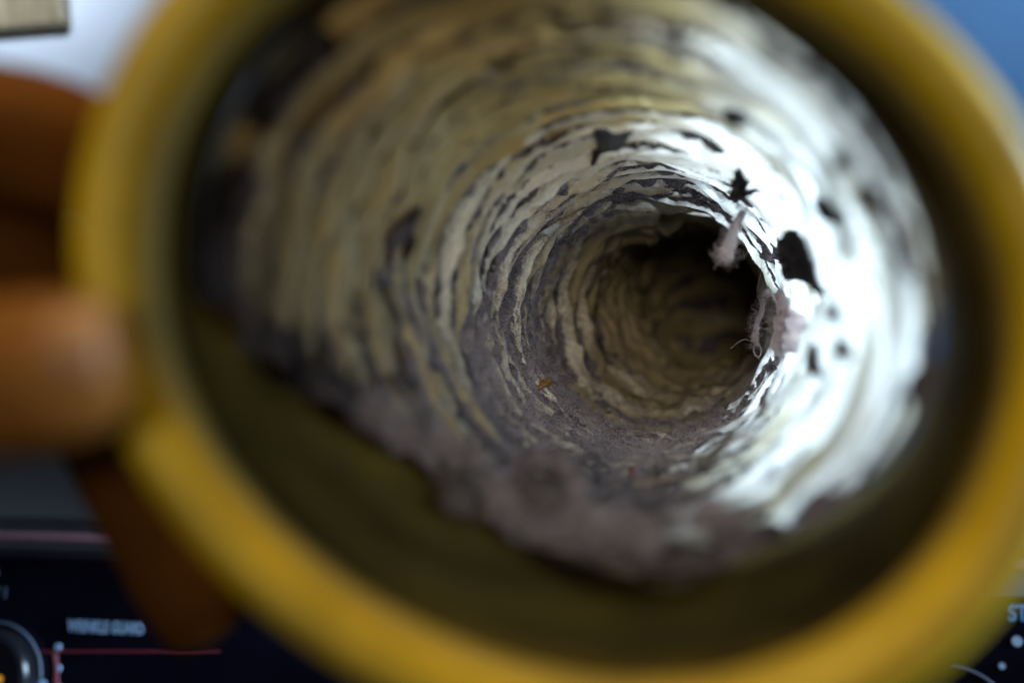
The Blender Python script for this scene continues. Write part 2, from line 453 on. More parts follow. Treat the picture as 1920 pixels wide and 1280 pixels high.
# close the sleeve's back edge
n_ = 192; m_ = len(collar_prof); j = np.arange(n_); j2 = (j+1) % n_
Fk = np.vstack([Fk, np.stack([(m_-1)*n_+j, j, j2, (m_-1)*n_+j2], -1)])
collar = mesh_obj("collar", Vk-inv, Fk, M_yellow, hose)
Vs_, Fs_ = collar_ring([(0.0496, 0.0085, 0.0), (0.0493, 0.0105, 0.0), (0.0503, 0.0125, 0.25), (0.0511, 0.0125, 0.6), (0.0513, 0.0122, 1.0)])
mesh_obj("sleeve_shade_lining", Vs_-inv, Fs_, M_lining_shade, collar)  # added skin carrying the shade of the sleeve's inside
# moulded grip beads round the collar's outside
for yb in (0.0135, 0.0165):
    an = np.linspace(0, 2*np.pi, 161)
    ovl = 1+0.090*np.cos(2*(an-math.radians(-28)))
    cen = W(1085, 556, 0.118+yb)
    pth = np.stack([cen[0]+0.0540*np.cos(an)*ovl, np.full(161, 0.118+yb), cen[2]+0.0540*np.sin(an)*ovl], 1)
    Vb, Fb = tube(pth, 0.0007, 6)
    mesh_obj("grip_bead", Vb-inv, Fb, M_yellow, collar)

# ------------------------------------------------------------------ lint mat with fibres
XL = surf(hl)
km = (over > -0.0004) & (DEP > D0[None]-0.002)
Fl = grid_faces(km)
Vl, Flc, usedl = compact(XL.reshape(-1, 3), Fl)

def fibres(roots, dirs, length, rad, K=6, curl=0.9, droop=0.0):
    N = len(roots)
    pts = np.zeros((N, K, 3)); pts[:, 0] = roots
    d = dirs/np.linalg.norm(dirs, axis=1)[:, None]
    bend = rng.normal(size=(N, 3))*curl
    for k in range(1, K):
        pts[:, k] = pts[:, k-1]+d*(length/(K-1))[:, None]
        d = d+bend*(1.0/(K-1))+rng.normal(size=(N, 3))*0.22*curl+np.array((0, 0, -droop))
        d /= np.linalg.norm(d, axis=1)[:, None]
    t = np.gradient(pts, axis=1); t /= np.linalg.norm(t, axis=2)[..., None]+1e-12
    a = np.cross(t, (0.31, 0.17, 0.93)); a /= np.linalg.norm(a, axis=2)[..., None]+1e-12
    b = np.cross(t, a)
    V = []
    for q in range(3):
        an = q*2*np.pi/3
        V.append(pts+np.asarray(rad).reshape(-1, 1, 1)*(math.cos(an)*a+math.sin(an)*b))
    V = np.stack(V, 2)                                # N,K,3,3
    base = np.arange(N)[:, None, None]*K*3
    i = np.arange(K-1)[None, :, None]; j = np.arange(3)[None, None]; j2 = (j+1) % 3
    F = np.stack([base+i*3+j, base+i*3+j2, base+(i+1)*3+j2, base+(i+1)*3+j], -1).reshape(-1, 4)
    return V.reshape(-1, 3), F

NRM = -(ct[..., None]*RT[:, None, :]+st[..., None]*UP[:, None, :])      # inwards
def root_pick(n, lo, hi, minover):
    wgt = ((over > minover) & (DEP > lo) & (DEP < hi)).ravel()
    idx = np.flatnonzero(wgt)
    return rng.choice(idx, n)
NF = 30000
idx = np.concatenate([root_pick(NF-8000, 0.27, 0.44, 0.0002), root_pick(8000, 0.19, 0.56, 0.0002)])
rootp = XL.reshape(-1, 3)[idx]; nrm = NRM.reshape(-1, 3)[idx]
dirs = nrm*rng.uniform(0.05, 0.9, (NF, 1))+rng.normal(size=(NF, 3))*0.8
wf = np.flatnonzero(((lip > 0.25) & (over > 0.0002) & (DEP > D0[None])).ravel())
lidx = rng.choice(wf, 2200)
rootp = np.vstack([rootp, XL.reshape(-1, 3)[lidx]]); nrm2 = NRM.reshape(-1, 3)[lidx]
dirs = np.vstack([dirs, nrm2*rng.uniform(0.3, 1.2, (2200, 1))+rng.normal(size=(2200, 3))*0.7]); NF += 2200
Vf, Ff = fibres(rootp, dirs, np.concatenate([rng.uniform(0.001, 0.0050, NF-2200), rng.uniform(0.002, 0.0075, 2200)]), rng.uniform(0.00002, 0.000045, NF), 5, 1.2)
lint = mesh_obj("lint", np.vstack([Vl, Vf]), np.vstack([Flc, Ff+len(Vl)]), M_lint)
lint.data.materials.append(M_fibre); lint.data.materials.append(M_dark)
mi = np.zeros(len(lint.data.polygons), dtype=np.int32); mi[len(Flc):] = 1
mi[:len(Flc)][Vl[Flc[:, 0], 1] > 0.405+0.02*pnoise(Vl[Flc[:, 0], 0]*60, 1.7, Vl[Flc[:, 0], 2]*60)] = 2  # far lint made darker: the deep throat's shade put into its colour
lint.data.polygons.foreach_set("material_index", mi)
tag(lint, "purple grey lint matted along the inside of the hose", "lint", kind="stuff")

# ------------------------------------------------------------------ shapes placed on the hose's inner wall
flatU, flatV, flatD = PU.ravel(), PV.ravel(), DEP.ravel()
vis_ok = okm.ravel()
def loc(u, v):
    """grid place (row, column) of the hose wall seen at pixel (u, v)"""
    d2 = (flatU-u)**2+(flatV-v)**2
    for tol in (36, 150, 600, 4000):
        c = np.flatnonzero((d2 < tol) & vis_ok)
        if len(c): break
    k = c[np.argmin(flatD[c]+0.0004*np.sqrt(d2[c]))]
    return divmod(int(k), NTH)
HT = np.maximum(hfilm, np.where(over > 0, hl, hfilm))
for k_ in range(7):
    HT = np.maximum(HT, np.maximum(np.roll(HT, 1, 0), np.roll(HT, -1, 0)))
for k_ in range(14):
    HT = 0.2*(HT+np.roll(HT, 1, 0)+np.roll(HT, -1, 0)+np.roll(HT, 1, 1)+np.roll(HT, -1, 1))
def wall_at(row, col, lift):
    r = np.clip(np.round(row).astype(int), 0, NS-1); c = np.round(col).astype(int) % NTH
    h = HT[r, c]+lift
    rad = R0*oval[r, c]-h
    return C[r]+rad[..., None]*(np.cos(TH[c])[..., None]*RT[r]+np.sin(TH[c])[..., None]*UP[r])

def flake(poly, thick, mat, name, label, cat, group=None, jag=0.035, rough=0.3):
    rc = np.array([loc(u, v) for u, v in poly], float)
    c0 = rc[0, 1]
    rc[:, 1] = c0+((rc[:, 1]-c0+NTH/2) % NTH)-NTH/2
    if len(rc) >= 5:                                  # flatten the outline over the pleats
        pp = np.array([(u, v, 1.0) for u, v in poly]); pp[:, :2] -= pp[:, :2].mean(0)
        rc = pp@np.linalg.lstsq(pp, rc, rcond=None)[0]
    q = []
    for i in range(len(rc)):
        a, b = rc[i], rc[(i+1) % len(rc)]
        for t in np.linspace(0, 1, 10, endpoint=False): q.append(a+(b-a)*t)
    q = np.array(q); n = len(q); cen = q.mean(0)
    ja = 1+jag*pnoise(np.arange(n)*0.37, 0.3+len(label), 0.7)+0.5*jag*pnoise(np.arange(n)*0.9, 2.3, len(label))
    ks = np.array([0.08, 0.3, 0.55, 0.78, 0.93, 1.0])
    top = [cen+(q-cen)*k*ja[:, None] for k in ks]
    Vs = [wall_at(np.array([cen[0]]), np.array([cen[1]]), thick)]
    for k, ring in zip(ks, top):
        bumpy = thick*(1+rough*pnoise(ring[:, 0]*0.11, ring[:, 1]*0.11, 3.1))*(1-0.85*k**6)
        Vs.append(wall_at(ring[:, 0], ring[:, 1], bumpy))
    Vs.append(wall_at(top[-1][:, 0], top[-1][:, 1], np.full(n, -0.0006)))
    Vs = np.vstack(Vs)
    Fs = [(0, 1+(i+1) % n, 1+i) for i in range(n)]
    m = len(ks)+1
    for r in range(m-1):
        for i in range(n):
            i2 = (i+1) % n
            Fs.append((1+r*n+i, 1+r*n+i2, 1+(r+1)*n+i2, 1+(r+1)*n+i))
    Fs.append(tuple(1+(m-1)*n+i for i in range(n)))
    org = Vs.mean(0)
    rim = Vs[1+(len(ks)-2)*n:1+len(ks)*n]
    nfb = 90 if thick > 0.001 and mat is M_dark else 0
    if nfb:
        pick = rng.integers(0, len(rim), nfb)
        out = rim[pick]-org
        Vf_, Ff_ = fibres(rim[pick], out/np.linalg.norm(out, axis=1)[:, None]+rng.normal(size=(nfb, 3))*0.7, rng.uniform(0.0008, 0.003, nfb), np.full(nfb, 0.00005), 5, 1.3)
        Fs = Fs+[tuple(int(x)+len(Vs) for x in f) for f in Ff_]; Vs = np.vstack([Vs, Vf_])
    o = mesh_obj(name, Vs-org, Fs, mat)
    o.location = org
    return tag(o, label, cat, group)

GP = "dark lint flakes stuck to the hose wall"
flakes = [
    ([(1478, 432), (1500, 462), (1522, 500), (1544, 545), (1505, 528), (1462, 522), (1450, 490), (1462, 455)], "large black four sided lint flake on the bright right wall, beside the dark throat"),
    ([(1528, 372), (1556, 380), (1580, 412), (1566, 424), (1538, 412)], "small black lint flake on the bright wall, upper right of the largest flake"),
    ([(1634, 335), (1668, 350), (1690, 388), (1668, 396), (1640, 372)], "blurred black lint flake furthest right on the bright wall"),
    ([(1378, 322), (1402, 338), (1396, 362), (1432, 358), (1392, 372), (1372, 388), (1364, 370)], "grey branching lint flake on the bright wall above the throat's upper right"),
    ([(1114, 246), (1186, 246), (1172, 268), (1136, 286), (1104, 306), (1120, 272)], "dark wedge of lint high on the wall where cream meets white"),
    ([(728, 430), (760, 405), (778, 380), (772, 420), (740, 462), (712, 472)], "dark slanted lint flake on the olive left wall"),
    ([(1524, 648), (1536, 660), (1548, 710), (1530, 700)], "narrow dark lint sliver low on the bright wall, right of the pink flap"),
    ([(1578, 640), (1598, 650), (1596, 678), (1580, 668)], "small oval dark lint spot low on the bright wall, right of a narrow sliver"),
    ([(1560, 570), (1572, 580), (1574, 604), (1562, 592)], "tiny dark lint fleck below the large black flake on the bright wall"),
    ([(728, 706), (752, 716), (748, 740), (730, 732)], "small dark lint spot on the pale pleats of the lower left wall"),
    ([(1360, 206), (1392, 210), (1402, 226), (1372, 230)], "faint grey lint spot near the top of the bright wall"),
    ([(1596, 276), (1614, 286), (1610, 306), (1598, 296)], "small grey lint fleck between the bright wall's outer pleats"),
]
for poly, lb in flakes:
    flake(poly, 0.0012, M_dark, "lint_flake", lb, "lint flake", GP)
flake([(1456, 545), (1474, 556), (1494, 600), (1496, 645), (1478, 668), (1462, 640), (1452, 590)], 0.0016, M_pinkthin, "lint_sheet",
      "thin pale pink sheet of lint on the bright wall, right of the hanging strand", "lint sheet")
flake([(1250, 878), (1276, 866), (1290, 870), (1284, 880), (1256, 882)], 0.0007, principled("white_chip", (0.75, 0.74, 0.72), 0.5), "film_scrap",
      "white scrap of film lying on the lint below the dark throat", "scrap")
flake([(1014, 712), (1026, 708), (1036, 716), (1030, 726), (1018, 724)], 0.0014, principled("orange_crumb", (0.27, 0.12, 0.02), 0.5, vary=0.4, vscale=500), "crumb",
      "tiny orange brown crumb on the left wall beside the throat", "crumb")
flake([(1226, 888), (1234, 882), (1238, 892), (1230, 898)], 0.0012, principled("black_grit", (0.015, 0.014, 0.016), 0.4), "grit",
      "black speck of grit beside the white film scrap", "grit")
flake([(1180, 878), (1188, 876), (1190, 888), (1183, 890)], 0.0010, principled("red_grit", (0.25, 0.03, 0.03), 0.6), "grit",
      "tiny dark red speck on the lint left of the black grit", "grit")

# torn film flaps: parts of the hose, standing off its wall
def flap(poly, lift):
    rc = np.array([loc(u, v) for u, v in poly], float)
    c0 = rc[0, 1]; rc[:, 1] = c0+((rc[:, 1]-c0+NTH/2) % NTH)-NTH/2
    a, b, c, d = rc                                   # root edge a-b, free edge d-c
    n, m = 26, 9; Vs = []
    for i in range(m):
        t = i/(m-1)
        e0 = a+(d-a)*t; e1 = b+(c-b)*t
        u = np.linspace(0, 1, n)[:, None]
        ring = e0+(e1-e0)*u
        ring[:, 0] += 3.0*t*pnoise(u[:, 0]*5, 1.3, a[0]*0.1)
        Vs.append(wall_at(ring[:, 0], ring[:, 1], 0.0004+lift*t*(0.75+0.5*pnoise(u[:, 0]*3, 4.2, a[1]*0.1))))
    top = np.vstack(Vs); nn = len(top)
    back = top-0.00022*NRM[int(a[0]) % NS, int(a[1]) % NTH]
    i = np.arange(m-1)[:, None]; j = np.arange(n-1)[None]
    Fq = np.stack([i*n+j, i*n+j+1, (i+1)*n+j+1, (i+1)*n+j], -1).reshape(-1, 4)
    F2 = Fq[:, ::-1]+nn
    ring = np.concatenate([np.arange(n), np.arange(1, m)*n+n-1, (m-1)*n+np.arange(n-2, -1, -1), np.arange(m-2, 0, -1)*n])
    r2 = np.roll(ring, -1)
    Fe = np.stack([ring, ring+nn, r2+nn, r2], -1)
    o = mesh_obj("film_flap", np.vstack([top, back])-inv, np.vstack([Fq, F2, Fe]), M_film, hose)
    for nm, val in (("dust", 1.0), ("tone", 0.6), ("fold_dim", 0.3)):
        at = o.data.attributes.new(nm, "FLOAT", "POINT"); at.data.foreach_set("value", np.full(2*nn, val, np.float32))
for poly, lf in [
    ([(1010, 440), (1070, 400), (1106, 382), (1030, 440)], 0.0022),
    ([(1290, 880), (1400, 800), (1452, 742), (1330, 880)], 0.0030),
    ([(1150, 385), (1240, 372), (1350, 398), (1240, 384)], 0.0018),
]:
    flap(poly, lf)

# ------------------------------------------------------------------ clumps and strands of lint
def noisy_tube(path, rad, k=14, amp=0.35, freq=700, seed=1):
    V, F = tube(path, rad, k)
    p = np.repeat(np.asarray(path), k, axis=0)
    dv = V-p
    f = 1+amp*(pnoise(V[:, 0]*freq+seed, V[:, 1]*freq, V[:, 2]*freq)+0.5*pnoise(V[:, 0]*freq*2.3, V[:, 1]*freq*2.3+seed, V[:, 2]*freq*2.3))
    V = p+dv*f[:, None]
    n = len(path)
    cap0 = [tuple(range(k-1, -1, -1)), tuple((n-1)*k+i for i in range(k))]
    return V, [tuple(x) for x in F]+cap0

def smooth_path(pts, n=40):
    return catmull(np.array(pts, float), max(4, n//(len(pts)-1)))

def clump(name, label, path, rad, mat, nfib=250, flen=(0.002, 0.006), amp=0.35, freq=700, group=None, fmat=None, frad=0.00004):
    path = smooth_path(path)
    if np.ndim(rad):
        rad = np.interp(np.linspace(0, 1, len(path)), np.linspace(0, 1, len(rad)), rad)
    V, F = noisy_tube(path, rad, amp=amp, freq=freq, seed=len(label))
    org = path.mean(0)
    idx = rng.integers(0, len(V), nfib)
    Vf, Ff = fibres(V[idx], rng.normal(size=(nfib, 3)), rng.uniform(flen[0], flen[1], nfib), np.full(nfib, frad), 7, 1.6)
    o = mesh_obj(name, np.vstack([V, Vf])-org, F+[tuple(x) for x in (Ff+len(V))], mat)
    if fmat is not None:
        o.data.materials.append(fmat)
        o.data.polygons.foreach_set("material_index", np.array([0]*len(F)+[1]*len(Ff), dtype=np.int32))
    o.location = org
    return tag(o, label, "lint clump", group)

clump("lint_strand", "thin pinkish strand of twisted lint hanging at the right edge of the throat",
      [W(1458, 524, .372), W(1446, 545, .368), W(1432, 558, .366), W(1428, 585, .366), W(1420, 605, .366), W(1416, 632, .366), W(1420, 648, .366)],
      [0.0012, 0.0017, 0.0010, 0.0009, 0.0008, 0.0013, 0.0005], M_pink, 420, (0.0015, 0.0055), 0.5, 1100)
# the open loop of threads at its lower end
lp = [W(1419, 640, .366), W(1413, 652, .366), W(1416, 666, .366), W(1424, 668, .367), W(1427, 655, .367), W(1420, 640, .366)]
Vt, Ft = tube(smooth_path(lp, 40), 0.00022, 6)
Vt2, Ft2 = tube(smooth_path([W(1417, 664, .366), W(1422, 672, .366), W(1426, 674, .366)], 12), 0.00015, 5)
Vt3, Ft3 = tube(smooth_path([W(1410, 640, .366), W(1396, 636, .365), W(1384, 642, .365), W(1370, 653, .366)], 24), 0.00007, 5)
Vt4, Ft4 = tube(smooth_path([W(1430, 500, .366), W(1422, 530, .366), W(1420, 555, .366), W(1428, 562, .366), W(1450, 535, .368)], 40), 0.00007, 5)
vs = [Vt, Vt2, Vt3, Vt4]; fs = [Ft, Ft2, Ft3, Ft4]; offs = np.cumsum([0]+[len(a) for a in vs[:-1]])
loop_o = mesh_obj("thread_loop", np.vstack(vs), np.vstack([f+o for f, o in zip(fs, offs)]), M_pink)
org = W(1420, 655, .366)
strand = bpy.data.objects["lint_strand"]
loop_o.parent = strand
loop_o.location = -np.array(strand.location)

clump("lint_tuft", "blurred pale pink lint tuft hanging from the throat's upper right rim",
      [W(1392, 400, .305), W(1378, 425, .300), W(1370, 452, .297), W(1360, 476, .296), W(1352, 484, .296)],
      [0.0010, 0.0013, 0.0018, 0.0024, 0.0008], M_pink, 500, (0.002, 0.005), 0.35, 500)
clump("lint_tuft", "broad pale pink lint flap bulging from the right wall behind the hanging strand",
      [W(1462, 545, .300), W(1470, 580, .296), W(1468, 620, .293), W(1462, 652, .293), W(1475, 670, .296)],
      [0.0008, 0.0022, 0.0030, 0.0022, 0.0006], M_pink, 500, (0.002, 0.006), 0.45, 420)
def onwall(u, v, lift):
    r, c = loc(u, v)
    return wall_at(np.array([r]), np.array([c]), lift)[0]
ring = [(962, 905, .196), (985, 876, .198), (1030, 862, .199), (1066, 876, .199), (1082, 915, .197), (1076, 960, .194), (1040, 985, .192), (990, 975, .191)]
clump("lint_curl", "curled grey lint roll round a dark hollow on the lower wall",
      [W(u, v, d) for u, v, d in ring], [0.0012, 0.0018, 0.0022, 0.0028, 0.003, 0.0026, 0.0020, 0.0012], M_lint, 160, (0.001, 0.0035), 0.55, 350, None, M_fibre)
clump("hollow_shade", "dark lint packed in the hollow of the curled grey roll",
      [W(992, 900, .197), W(1008, 922, .196), W(1024, 948, .194), W(1024, 966, .193)], [0.0016, 0.0044, 0.0048, 0.0016], M_dark, 200, (0.001, 0.003), 0.5, 350)  # dark lumps added; the hollows' shade is put into their colour
clump("hollow_shade", "dark lint packed below the arching curl at the lower left lip",  # added dark lump; the hollow's shade put into its colour
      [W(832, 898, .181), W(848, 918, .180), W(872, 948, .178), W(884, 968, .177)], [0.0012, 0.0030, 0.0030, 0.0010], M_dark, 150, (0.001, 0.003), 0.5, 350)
clump("hollow_shade", "dark flattened lint at the lip, right of bottom centre",  # added dark lump; shade at the lip put into its colour
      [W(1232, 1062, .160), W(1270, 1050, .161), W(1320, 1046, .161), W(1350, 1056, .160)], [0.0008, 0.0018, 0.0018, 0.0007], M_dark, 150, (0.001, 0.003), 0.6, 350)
heap = [((815, 885), (850, 876), (884, 898), (890, 942)), ((850, 985), (892, 1000), (925, 1034)), ((930, 945), (955, 985), (1000, 1012)),
        ((1080, 1000), (1112, 1036), (1100, 1072)), ((1170, 1040), (1204, 1080), (1262, 1100)), ((1300, 1005), (1342, 1034), (1378, 1020)), ((775, 850), (790, 880), (800, 908))]
heapl = ["grey lint curl arching over the dark hollow at the lower left lip", "grey lint wisp at the collar's edge, lower left", "slanting grey lint wisp left of the curled roll, near the lip",
         "short upright lint wisp at bottom centre, just under the curled roll", "lowest grey lint wisp, overhanging the lip at bottom centre", "grey lint wisp at the lip beside the white glowing wall", "short upright lint wisp furthest left on the lip"]
for pts, lb in zip(heap, heapl):
    clump("lint_wisp", lb, [onwall(u, v, 0.0012+0.0018*random.random()) for u, v in pts],
          [0.0006]+[0.0014+0.0010*random.random() for _ in pts[1:-1]]+[0.0006], M_lint, 260, (0.002, 0.006), 0.8, 260, "lint wisps heaped at the hose's lower lip", M_fibre)

# long loose hairs caught on the pleats round the throat: one thing each
hairs = [([(1090, 385, .40), (1140, 388, .40), (1200, 392, .40), (1245, 393, .40)], "pale hair lying flat across the top of the throat"),
         ([(1232, 392, .40), (1231, 410, .40), (1236, 428, .40), (1248, 438, .40)], "pale hair hanging from the throat's top rim"),
         ([(1070, 440, .40), (1082, 465, .40), (1081, 490, .40), (1077, 503, .40)], "pale curved hair at the throat's upper left"),
         ([(1040, 505, .40), (1060, 498, .40), (1082, 494, .40), (1070, 512, .40)], "bent pale hair left of the throat beside lint fuzz"),
         ([(1296, 400, .40), (1310, 415, .40), (1330, 424, .40)], "short pale hair under the throat's upper right rim"),
         ([(1000, 742, .345), (1001, 765, .345), (1000, 782, .345)], "fine upright hair on the lower left lint"),
         ([(1080, 858, .312), (1090, 866, .311), (1102, 866, .311)], "short dark curved hair on the lower lint"),
         ([(1394, 470, .385), (1396, 482, .385), (1404, 466, .385), (1412, 462, .385)], "kinked pale hair above the hanging strand")]
for pts, lb in hairs:
    p = smooth_path([W(*q) for q in pts], 30)
    Vh, Fh = tube(p, 0.00008, 5)
    org = p.mean(0)
    o = mesh_obj("hair", Vh-org, Fh, M_hair if "dark" not in lb else M_dark)
    o.location = org
    tag(o, lb, "hair", "loose hairs round the throat")

# ------------------------------------------------------------------ hand
def skin_mesh(nodes, edges, sub=2):
    me = bpy.data.meshes.new("hand_skeleton")
    me.from_pydata([tuple(n[0]) for n in nodes], edges, [])
    o = bpy.data.objects.new("hand_skeleton", me); COL.objects.link(o)
    md = o.modifiers.new("skin", "SKIN"); md.use_smooth_shade = True
    for i, n in enumerate(nodes):
        r = n[1]
        me.skin_vertices[0].data[i].radius = (r, r) if not isinstance(r, tuple) else r
    me.skin_vertices[0].data[0].use_root = True
    sb = o.modifiers.new("sub", "SUBSURF"); sb.levels = sub; sb.render_levels = sub
    dg = bpy.context.evaluated_depsgraph_get()
    res = bpy.data.meshes.new_from_object(o.evaluated_get(dg))
    bpy.data.objects.remove(o, do_unlink=True)
    bpy.data.meshes.remove(me)
    return res
nodes = []; edges = []
def chain(start, pts):
    prev = start
    for p, r in pts:
        nodes.append((p, r)); k = len(nodes)-1
        if prev is not None: edges.append((prev, k))
        prev = k
    return prev
chain(None, [(W(-1650, 820, .150), 0.026)])                                  # palm (root)
chain(0, [(W(-2350, 1000, .145), 0.024), (W(-3900, 1300, .14), 0.030), (W(-6500, 1900, .13), 0.038)])   # wrist, forearm
chain(0, [(W(-1150, 480, .158), 0.014), (W(-760, 370, .156), 0.0115), (W(-480, 285, .148), 0.0098), (W(-190, 250, .142), 0.0116), (W(0, 252, .141), 0.0114), (W(130, 280, .142), 0.0110), (W(222, 335, .148), 0.0092), (W(285, 390, .155), 0.0064)])
chain(0, [(W(-1100, 640, .166), 0.014), (W(-650, 540, .160), 0.0135), (W(-330, 460, .154), 0.0130), (W(-60, 440, .150), 0.0122), (W(60, 500, .154), 0.0114), (W(150, 670, .163), 0.0098), (W(225, 850, .170), 0.0092), (W(285, 980, .172), 0.0090), (W(345, 1090, .172), 0.0090), (W(385, 1160, .172), 0.0086), (W(408, 1200, .172), 0.0066)])
chain(0, [(W(-1100, 900, .166), 0.013), (W(-720, 830, .162), 0.0125), (W(-400, 750, .157), 0.0112), (W(-120, 715, .155), 0.0108), (W(40, 735, .157), 0.0098), (W(110, 760, .159), 0.0090), (W(160, 780, .161), 0.0068)])  # ring finger, laid unseen behind the thumb to shade the lower finger
chain(0, [(W(-1180, 1130, .162), 0.012), (W(-860, 1220, .160), 0.0095), (W(-660, 1350, .150), 0.0085), (W(-650, 1480, .140), 0.0080), (W(-770, 1520, .130), 0.0074), (W(-880, 1460, .124), 0.0060)])
chain(0, [(W(-1350, 930, .118), 0.016), (W(-820, 850, .106), 0.0125), (W(-480, 800, .103), 0.0105), (W(-200, 735, .1025), 0.0098), (W(-60, 712, .1025), 0.0088), (W(90, 695, .104), 0.0092), (W(190, 682, .105), 0.0080), (W(240, 678, .1055), 0.0056)])
hm = skin_mesh(nodes, edges)
hm.materials.append(M_skin)
hm.name = "person"
hand = bpy.data.objects.new("person", hm); COL.objects.link(hand)
hm.polygons.foreach_set("use_smooth", [True]*len(hm.polygons))
tag(hand, "blurred warm lit hand pinching the yellow collar at the left edge", "hand")
def nail(p0, p1, nrmv, wid, rad):
    p0, p1, nv = np.array(p0), np.array(p1), np.array(nrmv, float)
    ax = p1-p0; ln = np.linalg.norm(ax); ax /= ln
    nv -= ax*np.dot(nv, ax); nv /= np.linalg.norm(nv); sd = np.cross(ax, nv)
    Vn = []; n, m = 9, 8
    for i in range(m):
        t = i/(m-1)
        for q in range(n):
            a = (q/(n-1)-0.5)*1.5
            w = wid*(1-0.25*(2*t-1)**4)
            Vn.append(p0+ax*ln*t+sd*w*math.sin(a)+nv*(rad*math.cos(a*0.9)-0.0002*(2*t-1)**2))
    Fn = [(i*n+j, i*n+j+1, (i+1)*n+j+1, (i+1)*n+j) for i in range(m-1) for j in range(n-1)]
    o = mesh_obj("fingernail", Vn, Fn, M_nail, hand)
    sm = o.modifiers.new("thickness", "SOLIDIFY"); sm.thickness = 0.0005
nail(W(110, 688, .1045), W(235, 676, .1055), (0.1, -1, 0.35), 0.0062, 0.0083)
nail(W(300, 1040, .172), W(385, 1158, .172), (-0.9, 0.2, -0.6), 0.0056, 0.0082)

# ------------------------------------------------------------------ dryer console below and behind the hose
M_black = principled("black_gloss_panel", (0.006, 0.006, 0.015), 0.16, vary=0.3, vscale=30)
M_body = principled("dark_grey_enamel", (0.055, 0.05, 0.065), 0.4, vary=0.1)
M_trim = principled("trim_with_pink_reflection", (0.80, 0.42, 0.50), 0.35, metal=0.0, vary=0.05)  # the metal strip's pink reflection put into a plain colour
M_print = principled("daylit_pale_print", (0.45, 0.66, 0.95), 0.5, vary=0.03)  # white lettering; the blue daylight on it is put into the colour
M_printd = principled("grey_blue_print", (0.15, 0.19, 0.27), 0.5, vary=0.03)
M_printb = principled("daylit_blue_print", (0.13, 0.42, 0.90), 0.5, vary=0.03)  # the same print with stronger blue daylight put into the colour
M_red = principled("red_print_line", (0.25, 0.035, 0.055), 0.5, vary=0.03)
M_knob = principled("black_knob_plastic", (0.010, 0.010, 0.013), 0.28, vary=0.2)
M_amber = NT("amber_indicator")
e_ = M_amber.n("ShaderNodeEmission"); e_.inputs["Color"].default_value = (1.0, 0.45, 0.04, 1); e_.inputs["Strength"].default_value = 0.45
M_amber.l(e_.outputs[0], M_amber.out.inputs[0]); M_amber = M_amber.m
M_blue_reflection = principled("blue_reflection", (0.16, 0.20, 0.33), 0.3, vary=0.15)

A = W(0, 1100, 0.515); B = W(1920, 1100, 0.450)
ex = B-A; ex[2] = 0; ex /= np.linalg.norm(ex)
lean = math.radians(9)
en = np.array((ex[1], -ex[0], 0.0))                  # towards the camera
ez = np.array((0, 0, 1.0))*math.cos(lean)-en*math.sin(lean)   # up the face, leaning back
nf = np.cross(ex, ez)
O = A.copy()
def face_uv(u, v):
    r = W(u, v, 1.0); t = np.dot(O, nf)/np.dot(r, nf); p = r*t-O
    return np.dot(p, ex), np.dot(p, ez)
def FP(a, b, out=0.0): return O+ex*a+ez*b+nf*out
dryer = empty("clothes_dryer", W(960, 1900, 0.50))
dinv = np.array(dryer.location)
tag(dryer, "glossy black dryer control console with pale lettering below the hose", "dryer")

def slab(name, a0, b0, a1, b1, o0, o1, mat, parent, bev=0.0):
    pts = [FP(a, b, o) for o in (o0, o1) for a, b in ((a0, b0), (a1, b0), (a1, b1), (a0, b1))]
    Fq = [(3, 2, 1, 0), (4, 5, 6, 7), (0, 1, 5, 4), (1, 2, 6, 5), (2, 3, 7, 6), (3, 0, 4, 7)]
    root = dinv if parent is dryer else dinv
    o = mesh_obj(name, np.array(pts)-root, Fq, mat, parent, smooth=False)
    if bev:
        b = o.modifiers.new("bevel", "BEVEL"); b.width = bev; b.segments = 3
    return o
aL, bT = face_uv(-500, 1012); aR, _ = face_uv(2500, 1020)
_, bB = face_uv(960, 2000)
# console body: sloped top running back to a rear edge, and a back panel
_, bRear = face_uv(0, 1000)
rear_top = 0.006
prof = [(0.0, bB), (0.0, bT), (-0.06, bT+0.014), (-0.075, bT+0.014), (-0.075, bB)]
Vd = []; 
for a in (aL, aR):
    for o_, b_ in prof: Vd.append(FP(a, b_, o_-0.001))
n = len(prof)
Fd = [tuple(range(n)), tuple(range(2*n-1, n-1, -1))]+[(i, n+i, n+(i+1) % n, (i+1) % n) for i in range(n)]
cb = mesh_obj("console_body", np.array(Vd)-dinv, [tuple(reversed(f)) for f in Fd], M_body, dryer, smooth=False)
bv = cb.modifiers.new("bevel", "BEVEL"); bv.width = 0.0025; bv.segments = 3
slab("control_panel", aL+0.004, bB+0.01, aR-0.004, bT-0.004, 0.0005, 0.0035, M_black, dryer, 0.001)
a1, b1 = face_uv(184, 1000)
slab("trim_strip", aL, face_uv(0, 1012)[1], aR, face_uv(0, 994)[1], 0.001, 0.005, M_trim, dryer, 0.001)
r0_, r1_ = face_uv(1830, 1112), face_uv(2300, 1078)
slab("reflection_strip", r0_[0], r0_[1], aR-0.006, r1_[1], 0.0038, 0.0046, M_blue_reflection, dryer)  # the room's blue reflection on the console, added as a coloured strip

